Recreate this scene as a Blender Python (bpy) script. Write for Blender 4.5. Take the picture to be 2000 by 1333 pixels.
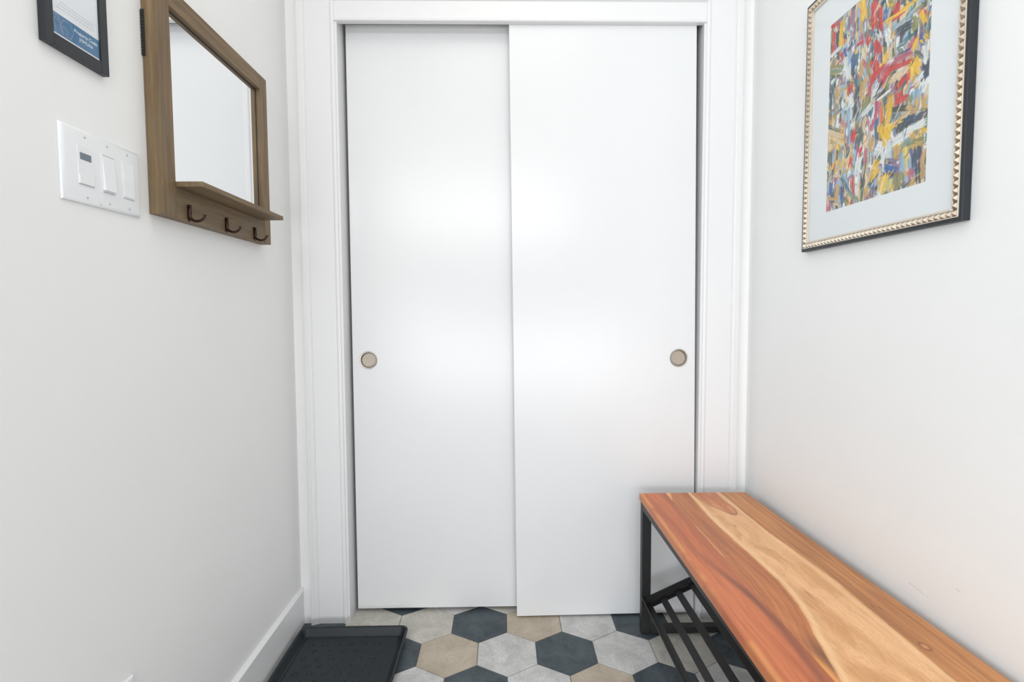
import bpy, bmesh, math, random
import numpy as np
from mathutils import Vector, Matrix, noise

for o in list(bpy.data.objects):
    bpy.data.objects.remove(o)
scene = bpy.context.scene
COL = scene.collection

# ---------------------------------------------------------------- camera
cam_d = bpy.data.cameras.new('camera')
cam_d.sensor_width = 36.0
cam_d.lens = 18.33
cam_d.clip_start = 0.02
cam = bpy.data.objects.new('camera', cam_d)
COL.objects.link(cam)
R_ = Vector((0.99981872, -0.01830869, -0.00522649))
U_ = Vector((0.00623066, 0.05522614, 0.99845443))
W_ = Vector((0.01799176, 0.998306, -0.0553302))
cam.matrix_world = Matrix(((R_.x, U_.x, -W_.x, -0.069), (R_.y, U_.y, -W_.y, -1.7635),
                           (R_.z, U_.z, -W_.z, 1.0779), (0, 0, 0, 1)))
scene.camera = cam

# ---------------------------------------------------------------- world, lights, exposure
world = bpy.data.worlds.new('world')
scene.world = world
world.use_nodes = True
world.node_tree.nodes['Background'].inputs[0].default_value = (0.75, 0.85, 1.0, 1)
world.node_tree.nodes['Background'].inputs[1].default_value = 0.3
scene.view_settings.view_transform = 'Standard'
scene.view_settings.look = 'None'
scene.view_settings.exposure = 0.0
scene.view_settings.gamma = 1.0
scene.view_settings.use_curve_mapping = False

def area(name, loc, target, sx, sy, power, color, spread=180):
    d = bpy.data.lights.new(name, 'AREA')
    d.shape = 'RECTANGLE'
    d.size, d.size_y = sx, sy
    d.energy = power
    d.color = color
    d.spread = math.radians(spread)
    o = bpy.data.objects.new(name, d)
    COL.objects.link(o)
    o.location = loc
    o.rotation_euler = (Vector(target) - Vector(loc)).to_track_quat('-Z', 'Y').to_euler()
    return o

area('ceiling_light_entry', (0.0, -1.1, 2.57), (0.0, -1.1, 0), 0.8, 0.9, 3.8, (1.0, 0.97, 0.90))
area('closet_end_fill', (0.0, -0.55, 2.57), (0.0, -0.55, 0), 0.5, 0.5, 0.6, (1.0, 0.93, 0.8))  # added fill near the closet, lifts the left wall by the corner
area('window_light_hall', (-0.5, -3.6, 2.25), (0.0, 0, 1.2), 1.9, 0.42, 9.5, (1.0, 1.0, 1.0))
area('daylight_from_left_window', (-2.5, -3.0, 1.5), (0.78, -0.6, 1.1), 1.5, 1.7, 29.0, (0.68, 0.85, 1.0))
area('rear_left_fill', (-1.5, -4.2, 0.75), (0.2, 0.0, 0.4), 1.6, 1.0, 20.0, (0.96, 0.97, 1.0))  # added low fill from behind, balances the two side walls
area('rear_low_fill', (0.2, -4.6, 0.50), (0.0, 0.0, 0.5), 2.5, 0.8, 46.0, (0.96, 0.97, 1.0))  # added low fill behind the camera, lifts the lower doors
area('rear_high_fill', (-0.3, -4.6, 2.20), (0.0, 0.0, 1.3), 2.3, 0.45, 23.0, (1.0, 0.99, 0.98))  # added fill, placed high to raise the highlight on the doors

# ---------------------------------------------------------------- materials
def srgb(r, g, b):
    f = lambda c: (c / 255 / 12.92) if c / 255 <= 0.04045 else ((c / 255 + 0.055) / 1.055) ** 2.4
    return (f(r), f(g), f(b), 1.0)

def mat(name, col, rough=0.5, metal=0.0, spec=0.5, coat=0.0, var=0.0, vscale=8.0, bump=0.0, bscale=200.0, stretch=(1, 1, 1)):
    m = bpy.data.materials.new(name)
    m.use_nodes = True
    nt = m.node_tree
    b = nt.nodes['Principled BSDF']
    b.inputs['Base Color'].default_value = col
    b.inputs['Roughness'].default_value = rough
    b.inputs['Metallic'].default_value = metal
    b.inputs['Specular IOR Level'].default_value = spec
    b.inputs['Coat Weight'].default_value = coat
    tc = nt.nodes.new('ShaderNodeTexCoord')
    mp = nt.nodes.new('ShaderNodeMapping')
    mp.inputs['Scale'].default_value = stretch
    nt.links.new(tc.outputs['Object'], mp.inputs[0])
    if var > 0:
        n = nt.nodes.new('ShaderNodeTexNoise')
        n.inputs['Scale'].default_value = vscale
        n.inputs['Detail'].default_value = 6
        n.inputs['Roughness'].default_value = 0.6
        nt.links.new(mp.outputs[0], n.inputs['Vector'])
        r = nt.nodes.new('ShaderNodeMapRange')
        r.inputs[1].default_value = 0.3; r.inputs[2].default_value = 0.7
        r.inputs[3].default_value = 1 - var; r.inputs[4].default_value = 1 + var
        nt.links.new(n.outputs[0], r.inputs[0])
        mx = nt.nodes.new('ShaderNodeMix'); mx.data_type = 'RGBA'; mx.blend_type = 'MULTIPLY'
        mx.inputs[0].default_value = 1.0
        mx.inputs[6].default_value = col
        nt.links.new(r.outputs[0], mx.inputs[7])
        nt.links.new(mx.outputs[2], b.inputs['Base Color'])
    if bump > 0:
        n2 = nt.nodes.new('ShaderNodeTexNoise')
        n2.inputs['Scale'].default_value = bscale
        n2.inputs['Detail'].default_value = 3
        nt.links.new(mp.outputs[0], n2.inputs['Vector'])
        bp = nt.nodes.new('ShaderNodeBump')
        bp.inputs['Strength'].default_value = bump
        bp.inputs['Distance'].default_value = 0.001
        nt.links.new(n2.outputs[0], bp.inputs['Height'])
        nt.links.new(bp.outputs[0], b.inputs['Normal'])
    return m

def vcol_mat(name, rough, coat=0.0, grain=0.0, gscale=(260, 14, 260), bump=0.0, spec=0.5):
    """material whose pattern is the mesh's computed colour attribute times fine fibre noise"""
    m = bpy.data.materials.new(name)
    m.use_nodes = True
    nt = m.node_tree
    b = nt.nodes['Principled BSDF']
    b.inputs['Roughness'].default_value = rough
    b.inputs['Coat Weight'].default_value = coat
    b.inputs['Coat Roughness'].default_value = 0.15
    b.inputs['Specular IOR Level'].default_value = spec
    a = nt.nodes.new('ShaderNodeAttribute'); a.attribute_name = 'Col'
    out = a.outputs['Color']
    if grain > 0:
        tc = nt.nodes.new('ShaderNodeTexCoord')
        mp = nt.nodes.new('ShaderNodeMapping'); mp.inputs['Scale'].default_value = gscale
        nt.links.new(tc.outputs['Object'], mp.inputs[0])
        n = nt.nodes.new('ShaderNodeTexNoise'); n.inputs['Scale'].default_value = 1.0
        n.inputs['Detail'].default_value = 4
        nt.links.new(mp.outputs[0], n.inputs['Vector'])
        r = nt.nodes.new('ShaderNodeMapRange')
        r.inputs[1].default_value = 0.3; r.inputs[2].default_value = 0.7
        r.inputs[3].default_value = 1 - grain; r.inputs[4].default_value = 1 + grain
        nt.links.new(n.outputs[0], r.inputs[0])
        mx = nt.nodes.new('ShaderNodeMix'); mx.data_type = 'RGBA'; mx.blend_type = 'MULTIPLY'
        mx.inputs[0].default_value = 1.0
        nt.links.new(out, mx.inputs[6]); nt.links.new(r.outputs[0], mx.inputs[7])
        out = mx.outputs[2]
        if bump > 0:
            bp = nt.nodes.new('ShaderNodeBump'); bp.inputs['Strength'].default_value = bump
            bp.inputs['Distance'].default_value = 0.0005
            nt.links.new(n.outputs[0], bp.inputs['Height']); nt.links.new(bp.outputs[0], b.inputs['Normal'])
    nt.links.new(out, b.inputs['Base Color'])
    return m

WALL = mat('wall_paint', (0.905, 0.908, 0.898, 1), 0.55, var=0.012, vscale=3, bump=0.08, bscale=350)
TRIM = mat('trim_paint', (0.805, 0.805, 0.81, 1), 0.34, bump=0.03, bscale=60)
DOOR = mat('door_paint', (0.78, 0.787, 0.795, 1), 0.25, spec=0.5)
BASE = mat('baseboard_paint', (0.87, 0.87, 0.875, 1), 0.34)
SCUFF = mat('scuff', (0.52, 0.52, 0.52, 1), 0.7)
CEIL = mat('ceiling_paint', (0.85, 0.85, 0.84, 1), 0.8)
STEEL = mat('black_powder_coat', (0.012, 0.012, 0.013, 1), 0.45, bump=0.15, bscale=900)
RUBBER = mat('black_rubber', (0.02, 0.02, 0.02, 1), 0.7)
TRAY = mat('tray_plastic', srgb(19, 29, 34), 0.48, var=0.06, vscale=30, bump=0.2, bscale=700)
NICKEL = mat('satin_nickel', (0.42, 0.395, 0.355, 1), 0.28, 1.0, bump=0.05, bscale=900)
NICKEL_IN = mat('brushed_nickel_dish', (0.40, 0.35, 0.295, 1), 0.42, 0.75, bump=0.3, bscale=1200)
BRONZE = mat('aged_bronze', (0.055, 0.032, 0.022, 1), 0.32, 0.85)
BLACKFRAME = mat('black_frame_lacquer', srgb(40, 43, 48), 0.38, spec=0.4)
PLASTIC = mat('white_plastic', (0.86, 0.875, 0.89, 1), 0.28)
SCREW = mat('screw_paint', (0.55, 0.56, 0.57, 1), 0.35, 0.3)
LCD = mat('lcd_screen', srgb(112, 124, 134), 0.25)
SLOT = mat('slot_shadow_plastic', (0.25, 0.26, 0.27, 1), 0.5)
MATBOARD = mat('mat_board', (0.85, 0.87, 0.885, 1), 0.8)
PAPER = mat('sign_paper', (0.85, 0.87, 0.91, 1), 0.6)
GOLD = mat('champagne_gold_leaf', (0.44, 0.36, 0.275, 1), 0.30, 0.85, var=0.12, vscale=90)
GOLDPALE = mat('pale_gold_lip', (0.72, 0.66, 0.57, 1), 0.35, 0.5)
DARK = mat('closet_dark', (0.20, 0.20, 0.19, 1), 0.9)  # closet back coloured dark so the door gaps look shaded
GLASSY = mat('mirror_silver', (0.93, 0.945, 0.955, 1), 0.0, 1.0)
BLUEBAND = mat('blue_print', srgb(70, 120, 160), 0.5)
PINKLINE = mat('pink_print', srgb(175, 165, 190), 0.5)
GREYPRINT = mat('grey_print', srgb(165, 172, 185), 0.6)
WHITEINK = mat('white_print', (0.82, 0.88, 0.93, 1), 0.5)
GROUT = mat('grout', srgb(92, 92, 90), 0.9)

def glass_pane_mat():
    m = bpy.data.materials.new('picture_glass')
    m.use_nodes = True
    nt = m.node_tree
    nt.nodes.remove(nt.nodes['Principled BSDF'])
    out = nt.nodes['Material Output']
    t = nt.nodes.new('ShaderNodeBsdfTransparent'); t.inputs[0].default_value = (0.992, 0.995, 0.995, 1)
    g = nt.nodes.new('ShaderNodeBsdfGlossy'); g.inputs['Roughness'].default_value = 0.02
    f = nt.nodes.new('ShaderNodeFresnel'); f.inputs[0].default_value = 1.45
    x = nt.nodes.new('ShaderNodeMixShader')
    geo = nt.nodes.new('ShaderNodeNewGeometry')
    sub = nt.nodes.new('ShaderNodeMath'); sub.operation = 'SUBTRACT'; sub.inputs[0].default_value = 1.0; sub.use_clamp = True
    mul = nt.nodes.new('ShaderNodeMath'); mul.operation = 'MULTIPLY'
    nt.links.new(geo.outputs['Backfacing'], sub.inputs[1])
    nt.links.new(f.outputs[0], mul.inputs[0]); nt.links.new(sub.outputs[0], mul.inputs[1])
    nt.links.new(mul.outputs[0], x.inputs[0]); nt.links.new(t.outputs[0], x.inputs[1])
    nt.links.new(g.outputs[0], x.inputs[2]); nt.links.new(x.outputs[0], out.inputs[0])
    return m
PANE = glass_pane_mat()

def tile_mat(name, c1, c2):
    m = bpy.data.materials.new(name)
    m.use_nodes = True
    nt = m.node_tree
    b = nt.nodes['Principled BSDF']
    b.inputs['Roughness'].default_value = 0.5
    b.inputs['Specular IOR Level'].default_value = 0.35
    tc = nt.nodes.new('ShaderNodeTexCoord')
    n1 = nt.nodes.new('ShaderNodeTexNoise'); n1.inputs['Scale'].default_value = 14; n1.inputs['Detail'].default_value = 8
    n1.inputs['Roughness'].default_value = 0.68; n1.inputs['Distortion'].default_value = 0.6
    nt.links.new(tc.outputs['Object'], n1.inputs['Vector'])
    cr = nt.nodes.new('ShaderNodeValToRGB')
    cr.color_ramp.elements[0].position = 0.33; cr.color_ramp.elements[0].color = c1
    cr.color_ramp.elements[1].position = 0.66; cr.color_ramp.elements[1].color = c2
    nt.links.new(n1.outputs[0], cr.inputs[0])
    n2 = nt.nodes.new('ShaderNodeTexNoise'); n2.inputs['Scale'].default_value = 160; n2.inputs['Detail'].default_value = 4
    nt.links.new(tc.outputs['Object'], n2.inputs['Vector'])
    r = nt.nodes.new('ShaderNodeMapRange'); r.inputs[1].default_value = 0.35; r.inputs[2].default_value = 0.65
    r.inputs[3].default_value = 0.9; r.inputs[4].default_value = 1.07
    nt.links.new(n2.outputs[0], r.inputs[0])
    mx = nt.nodes.new('ShaderNodeMix'); mx.data_type = 'RGBA'; mx.blend_type = 'MULTIPLY'; mx.inputs[0].default_value = 1
    nt.links.new(cr.outputs[0], mx.inputs[6]); nt.links.new(r.outputs[0], mx.inputs[7])
    nt.links.new(mx.outputs[2], b.inputs['Base Color'])
    bp = nt.nodes.new('ShaderNodeBump'); bp.inputs['Strength'].default_value = 0.12; bp.inputs['Distance'].default_value = 0.001
    nt.links.new(n1.outputs[0], bp.inputs['Height']); nt.links.new(bp.outputs[0], b.inputs['Normal'])
    return m
T_LIGHT = tile_mat('tile_light_grey', srgb(186, 186, 184), srgb(222, 221, 219))
T_BEIGE = tile_mat('tile_beige', srgb(176, 163, 144), srgb(203, 191, 174))
T_GREIGE = tile_mat('tile_greige', srgb(183, 180, 170), srgb(213, 210, 201))
T_DARK = tile_mat('tile_charcoal', srgb(60, 70, 76), srgb(90, 99, 105))

def walnut_mat(name, axis):
    """brown-grey stained wood, fibres along the given axis"""
    m = bpy.data.materials.new(name)
    m.use_nodes = True
    nt = m.node_tree
    b = nt.nodes['Principled BSDF']
    b.inputs['Roughness'].default_value = 0.55
    tc = nt.nodes.new('ShaderNodeTexCoord')
    mp = nt.nodes.new('ShaderNodeMapping')
    s = [90, 90, 90]; s[axis] = 5
    mp.inputs['Scale'].default_value = s
    nt.links.new(tc.outputs['Object'], mp.inputs[0])
    n = nt.nodes.new('ShaderNodeTexNoise'); n.inputs['Scale'].default_value = 1; n.inputs['Detail'].default_value = 6
    n.inputs['Roughness'].default_value = 0.65; n.inputs['Distortion'].default_value = 0.4
    nt.links.new(mp.outputs[0], n.inputs['Vector'])
    cr = nt.nodes.new('ShaderNodeValToRGB')
    e = cr.color_ramp.elements
    e[0].position = 0.28; e[0].color = srgb(94, 73, 50)
    e[1].position = 0.72; e[1].color = srgb(142, 117, 84)
    k = e.new(0.5); k.color = srgb(116, 94, 66)
    nt.links.new(n.outputs[0], cr.inputs[0])
    n3 = nt.nodes.new('ShaderNodeTexNoise'); n3.inputs['Scale'].default_value = 9
    nt.links.new(tc.outputs['Object'], n3.inputs['Vector'])
    mx = nt.nodes.new('ShaderNodeMix'); mx.data_type = 'RGBA'; mx.blend_type = 'MIX'
    r = nt.nodes.new('ShaderNodeMapRange'); r.inputs[1].default_value = 0.45; r.inputs[2].default_value = 0.7
    r.inputs[3].default_value = 0; r.inputs[4].default_value = 0.45
    nt.links.new(n3.outputs[0], r.inputs[0]); nt.links.new(r.outputs[0], mx.inputs[0])
    nt.links.new(cr.outputs[0], mx.inputs[6]); mx.inputs[7].default_value = srgb(112, 102, 76)
    nt.links.new(mx.outputs[2], b.inputs['Base Color'])
    bp = nt.nodes.new('ShaderNodeBump'); bp.inputs['Strength'].default_value = 0.25; bp.inputs['Distance'].default_value = 0.001
    nt.links.new(n.outputs[0], bp.inputs['Height']); nt.links.new(bp.outputs[0], b.inputs['Normal'])
    return m
WOOD_V = walnut_mat('stained_wood_vertical', 2)
WOOD_H = walnut_mat('stained_wood_lengthwise', 1)

# ---------------------------------------------------------------- mesh helpers (world coordinates)
def box(bm, x0, x1, y0, y1, z0, z1, bev=0.0, seg=2):
    t = bmesh.new()
    bmesh.ops.create_cube(t, size=1)
    for v in t.verts:
        v.co = Vector((x0 + (v.co.x + .5) * (x1 - x0), y0 + (v.co.y + .5) * (y1 - y0), z0 + (v.co.z + .5) * (z1 - z0)))
    if bev > 0:
        bmesh.ops.bevel(t, geom=t.edges[:], offset=bev, segments=seg, profile=0.5, affect='EDGES')
    merge(bm, t)

def merge(bm, t):
    me = bpy.data.meshes.new('tmp'); t.to_mesh(me); t.free()
    bm.from_mesh(me); bpy.data.meshes.remove(me)

def prism(bm, pts, axis, a, b, close=True):
    """closed polygon pts in the plane across axis, extruded from a to b"""
    def P(p, h):
        return (h, p[0], p[1]) if axis == 0 else (p[0], h, p[1]) if axis == 1 else (p[0], p[1], h)
    A = [bm.verts.new(P(p, a)) for p in pts]
    B = [bm.verts.new(P(p, b)) for p in pts]
    n = len(pts)
    fs = [bm.faces.new((A[i], A[(i + 1) % n], B[(i + 1) % n], B[i])) for i in range(n)]
    fs.append(bm.faces.new(A[::-1])); fs.append(bm.faces.new(B))
    bmesh.ops.recalc_face_normals(bm, faces=fs)

def tube(bm, pts, rads, seg=12):
    """swept round rod along pts, with domed ends"""
    rings = []
    n = len(pts)
    pts = [Vector(p) for p in pts]
    up = Vector((0, 1, 0))
    for i, p in enumerate(pts):
        d = (pts[min(i + 1, n - 1)] - pts[max(i - 1, 0)]).normalized()
        s = d.cross(up)
        s = s.normalized() if s.length > 1e-4 else Vector((1, 0, 0))
        t = s.cross(d)
        rings.append([bm.verts.new(p + (s * math.cos(2 * math.pi * k / seg) + t * math.sin(2 * math.pi * k / seg)) * rads[i]) for k in range(seg)])
    fs = []
    for a, b in zip(rings, rings[1:]):
        for k in range(seg):
            fs.append(bm.faces.new((a[k], a[(k + 1) % seg], b[(k + 1) % seg], b[k])))
    fs.append(bm.faces.new(rings[0][::-1])); fs.append(bm.faces.new(rings[-1]))
    bmesh.ops.recalc_face_normals(bm, faces=fs)

def lathe(bm, prof, cen, axis, seg=48):
    """profile of (radius, height) turned about the axis through cen"""
    def P(r, h, a):
        c, s = r * math.cos(a), r * math.sin(a)
        v = (h, c, s) if axis == 0 else (c, h, s) if axis == 1 else (c, s, h)
        return Vector(cen) + Vector(v)
    rings = []
    for r, h in prof:
        if r < 1e-6:
            rings.append([bm.verts.new(P(0, h, 0))])
        else:
            rings.append([bm.verts.new(P(r, h, 2 * math.pi * k / seg)) for k in range(seg)])
    fs = []
    for a, b in zip(rings, rings[1:]):
        for k in range(seg):
            j = (k + 1) % seg
            if len(a) == 1: fs.append(bm.faces.new((a[0], b[j], b[k])))
            elif len(b) == 1: fs.append(bm.faces.new((a[k], a[j], b[0])))
            else: fs.append(bm.faces.new((a[k], a[j], b[j], b[k])))
    bmesh.ops.recalc_face_normals(bm, faces=fs)

def wloc(o):
    v = Vector((0, 0, 0))
    while o is not None:
        v += o.location; o = o.parent
    return v

def obj(name, bm, m, parent=None, smooth=None, origin=None):
    """link the bmesh (world coordinates) as one mesh object"""
    me = bpy.data.meshes.new(name)
    base = Vector(origin) if origin is not None else (wloc(parent) if parent else Vector((0, 0, 0)))
    bmesh.ops.translate(bm, verts=bm.verts[:], vec=-base)
    bm.to_mesh(me); bm.free()
    for k in (m if isinstance(m, (list, tuple)) else [m]):
        me.materials.append(k)
    o = bpy.data.objects.new(name, me)
    COL.objects.link(o)
    if parent:
        o.parent = parent
        o.location = base - wloc(parent)
    else:
        o.location = base
    if smooth:
        for p in me.polygons: p.use_smooth = True
        me.set_sharp_from_angle(angle=math.radians(smooth))
    return o

def B(): return bmesh.new()

def struct(name, bm, m, **k):
    o = obj(name, bm, m, **k)
    o['kind'] = 'structure'
    return o

def thing(name, loc, label, cat, group=None):
    o = bpy.data.objects.new(name, None)
    o.empty_display_size = 0.05
    COL.objects.link(o)
    o.location = loc
    o['label'] = label; o['category'] = cat
    if group: o['group'] = group
    return o

# ================================================================ THE SETTING
WX = 0.7775           # half width of the entry
BY = 0.02             # face of the back wall
HZ = 2.03             # opening height

# ---- floor of hexagonal tiles (one mesh, patterned)
def make_floor():
    bm = B()
    fw = 0.1860; s = fw / math.sqrt(3)
    gap = 0.0016
    colours = {(0, 0): 0, (0, -1): 1, (0, 1): 3, (0, 2): 0, (0, 3): 2, (0, -2): 3, (0, 4): 3, (0, -3): 0,
               (1, -1): 3, (1, 0): 1, (1, 1): 0, (1, 2): 3, (1, -2): 2, (1, -3): 2, (1, 3): 2, (1, -4): 3,
               (2, -2): 3, (2, -1): 0, (2, 0): 2, (2, 1): 0, (2, 2): 1, (2, -3): 0,
               (-1, -1): 3, (-1, 0): 0, (-1, 1): 1, (-1, 2): 3, (-1, -2): 0, (-1, 3): 0, (-1, -3): 1}
    rng = random.Random(4)
    for j in range(-28, 5):
        for i in range(-15, 17):
            cx = -0.061 + fw * (i + 0.5 * (j % 2)); cy = -0.171 + 1.5 * s * j
            if abs(cx) > 2.75 or cy < -4.9 or cy > 0.75: continue
            c = colours.get((j, i), rng.choice((0, 0, 1, 2, 3, 3)))
            R0 = s - gap / math.sqrt(3) * 1.0
            top = [bm.verts.new((cx + (R0 - 0.0009) * math.sin(k * math.pi / 3), cy + (R0 - 0.0009) * math.cos(k * math.pi / 3), 0.0)) for k in range(6)]
            bot = [bm.verts.new((cx + R0 * math.sin(k * math.pi / 3), cy + R0 * math.cos(k * math.pi / 3), -0.0012)) for k in range(6)]
            f = bm.faces.new(top[::-1]); f.material_index = c
            for k in range(6):
                f = bm.faces.new((top[k], top[(k + 1) % 6], bot[(k + 1) % 6], bot[k])); f.material_index = c
    g = [bm.verts.new(p) for p in ((-2.7, -4.85, -0.0010), (2.7, -4.85, -0.0010), (2.7, 0.7, -0.0010), (-2.7, 0.7, -0.0010))]
    f = bm.faces.new(g); f.material_index = 4
    o = struct('floor', bm, [T_LIGHT, T_BEIGE, T_GREIGE, T_DARK, GROUT])
    return o
make_floor()

# ---- walls and ceiling
CH = 2.6
bm = B(); box(bm, -WX - 0.12, -WX, -1.25, 0.7, -0.002, CH); struct('wall_left', bm, WALL)
bm = B(); box(bm, WX, WX + 0.12, -1.5, 0.7, -0.002, CH); wr_ = struct('wall_right', bm, WALL)
for pts in (((-0.718, 0.5085), (-0.742, 0.5068), (-0.760, 0.5045)), ((-0.764, 0.5050), (-0.769, 0.5068)), ((-0.829, 0.5555), (-0.839, 0.5548))):
    bm = B()
    for (a, b), (c, d) in zip(pts, pts[1:]):
        w_ = 0.0005
        bm.faces.new([bm.verts.new(p) for p in ((WX - 0.0002, a, b + w_), (WX - 0.0002, a, b - w_), (WX - 0.0002, c, d - w_ * 0.4), (WX - 0.0002, c, d + w_ * 0.4))])
    obj('scuff_mark', bm, SCUFF, wr_)
bm = B()
box(bm, -WX, -0.62, BY, BY + 0.115, -0.002, CH)
box(bm, 0.62, WX, BY, BY + 0.115, -0.002, CH)
box(bm, -0.62, 0.62, BY, BY + 0.115, 2.06, CH)
struct('wall_back', bm, WALL)
bm = B(); box(bm, -WX, WX, 0.68, 0.70, -0.002, CH); struct('wall_closet', bm, DARK)
bm = B(); box(bm, -2.6, 2.6, -4.8, 0.7, CH, CH + 0.1); struct('ceiling', bm, CEIL)
bm = B()
box(bm, -2.6, -WX - 0.12, -1.25, -1.13, -0.002, CH); box(bm, -2.7, -2.6, -4.8, -1.13, -0.002, CH)
struct('wall_hall_left', bm, WALL)
bm = B()
box(bm, WX + 0.12, 2.6, -1.5, -1.38, -0.002, CH); box(bm, 2.6, 2.7, -4.8, -1.38, -0.002, CH)
struct('wall_hall_right', bm, WALL)
bm = B()
box(bm, -2.6, -1.4, -4.9, -4.8, -0.002, CH); box(bm, 1.4, 2.6, -4.9, -4.8, -0.002, CH)
box(bm, -1.4, 1.4, -4.9, -4.8, -0.002, 0.1); box(bm, -1.4, 1.4, -4.9, -4.8, 2.45, CH)
struct('wall_rear', bm, WALL)
bm = B()
for x in (-1.4, -0.03, 1.34): box(bm, x, x + 0.06, -4.87, -4.82, 0.1, 2.45)
for z in (0.1, 2.39): box(bm, -1.34, 1.34, -4.87, -4.82, z, z + 0.06)
struct('window_1', bm, TRIM)

# ---- closet opening: casings, jambs, head
def side_casing(sgn, name):
    """moulded casing: back band with two steps, flat board, bead at the inner edge"""
    prof = [(0.7360, 0.020), (0.7360, -0.0060), (0.7330, -0.0078), (0.7280, -0.0078), (0.7250, -0.0055), (0.7225, -0.0030),
            (0.7195, -0.0030), (0.7175, -0.0012), (0.7145, -0.0002), (0.7115, -0.0012), (0.7095, 0.0016), (0.7085, 0.0030),
            (0.6280, 0.0030), (0.6265, 0.0016), (0.6245, -0.0006), (0.6205, -0.0016), (0.6165, -0.0010), (0.6135, 0.0010),
            (0.6128, 0.0040), (0.6128, 0.020)]
    bm = B()
    prism(bm, [(sgn * x, y) for x, y in prof], 2, 0.0, 2.2)
    return struct(name, bm, TRIM, smooth=35)
side_casing(-1, 'trim_1'); side_casing(1, 'trim_2')

bm = B()   # head casing between the two side casings
prof = [(0.020, HZ), (0.0040, HZ), (0.0010, HZ + 0.0008), (-0.0010, HZ + 0.003), (-0.0012, HZ + 0.006), (0.0010, HZ + 0.009), (0.0030, HZ + 0.0105),
        (0.0030, 2.0955), (0.0012, 2.0965), (-0.0030, 2.0980), (-0.0055, 2.1010), (-0.0060, 2.104), (-0.0060, 2.2), (0.020, 2.2)]
prism(bm, prof, 0, -0.6128, 0.6128)
struct('trim_3', bm, TRIM, smooth=35)
bm = B()   # jambs and head jamb lining the opening
box(bm, -0.622, -0.6055, 0.006, 0.135, 0, 2.06); box(bm, 0.6055, 0.622, 0.006, 0.135, 0, 2.06)
box(bm, -0.6055, 0.6055, 0.0165, 0.0190, HZ - 0.0005, 2.06); box(bm, -0.6055, 0.6055, 0.019, 0.135, 2.062, 2.075)
struct('trim_4', bm, TRIM)

# ---- baseboards
bz = 0.119
bm = B(); prism(bm, [(-WX, 0), (-WX + 0.0140, 0), (-WX + 0.0140, bz - 0.001), (-WX + 0.0133, bz), (-WX + 0.003, bz + 0.006), (-WX, bz + 0.006)], 1, -1.25, BY)
struct('baseboard_left', bm, BASE)
bm = B(); prism(bm, [(WX, 0), (WX - 0.0140, 0), (WX - 0.0140, bz - 0.001), (WX - 0.0133, bz), (WX - 0.003, bz + 0.006), (WX, bz + 0.006)], 1, -1.5, BY)
struct('baseboard_right', bm, BASE)
bm = B()
for a, b in ((-WX + 0.0140, -0.7362), (0.7362, WX - 0.0140)):
    prism(bm, [(BY, 0), (BY - 0.0140, 0), (BY - 0.0140, bz - 0.001), (BY - 0.0133, bz), (BY - 0.003, bz + 0.006), (BY, bz + 0.006)], 0, a, b)
struct('baseboard_back', bm, BASE)

# ---- sliding closet doors with round flush pulls
def door(name, x0, x1, yf, z0, z1, th, px, pz, tilt):
    """flush slab with a round hole for the pull; tilt = slight lean in its own plane"""
    bm = B()
    cx, cz = (x0 + x1) / 2, (z0 + z1) / 2
    r = 0.0285
    c = [bm.verts.new((px + r * math.cos(2 * math.pi * k / 48), yf, pz + r * math.sin(2 * math.pi * k / 48))) for k in range(48)]
    e = 0.0012
    q = [bm.verts.new(p) for p in ((x0 + e, yf, z0 + e), (x1 - e, yf, z0 + e), (x1 - e, yf, z1 - e), (x0 + e, yf, z1 - e))]
    q2 = [bm.verts.new(p) for p in ((x0, yf + e, z0), (x1, yf + e, z0), (x1, yf + e, z1), (x0, yf + e, z1))]
    q3 = [bm.verts.new(p) for p in ((x0, yf + th, z0), (x1, yf + th, z0), (x1, yf + th, z1), (x0, yf + th, z1))]
    ed = [bm.edges.new((c[k], c[(k + 1) % 48])) for k in range(48)] + [bm.edges.new((q[k], q[(k + 1) % 4])) for k in range(4)]
    bmesh.ops.triangle_fill(bm, use_beauty=True, use_dissolve=False, edges=ed)
    for k in range(4):
        j = (k + 1) % 4
        bm.faces.new((q[k], q2[k], q2[j], q[j])); bm.faces.new((q2[k], q3[k], q3[j], q2[j]))
    bm.faces.new(q3)
    cb = [bm.verts.new((v.co.x, yf + 0.02, v.co.z)) for v in c]
    for k in range(48): bm.faces.new((c[k], c[(k + 1) % 48], cb[(k + 1) % 48], cb[k]))
    bm.faces.new(cb)
    bmesh.ops.recalc_face_normals(bm, faces=bm.faces[:])
    M = Matrix.Translation((cx, 0, cz)) @ Matrix.Rotation(tilt, 4, 'Y') @ Matrix.Translation((-cx, 0, -cz))
    bmesh.ops.transform(bm, matrix=M, verts=bm.verts[:])
    d = struct(name, bm, DOOR, origin=(cx, yf + th / 2, z0))
    P = M @ Vector((px, yf, pz))
    h = B()
    lathe(h, [(0.0280, 0.0005), (0.0306, -0.0002), (0.0312, -0.0012), (0.0300, -0.0022), (0.0272, -0.0020), (0.0262, -0.0008), (0.0258, 0.0085)], P, 1, 64)
    hd = obj('door_handle', h, NICKEL, d, smooth=40)
    h = B()
    lathe(h, [(0.0259, 0.0070), (0.0235, 0.0092), (0.0, 0.0096)], P, 1, 64)
    obj('pull_dish', h, NICKEL_IN, hd, smooth=40)
    return d
door('door_1', -0.5960, 0.0300, 0.070, 0.0120, 2.056, 0.032, -0.5408, 0.912, 0.0)
door('door_2', -0.0330, 0.5945, 0.0205, 0.0070, 2.0500, 0.033, 0.5380, 0.915, -0.0085)

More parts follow.
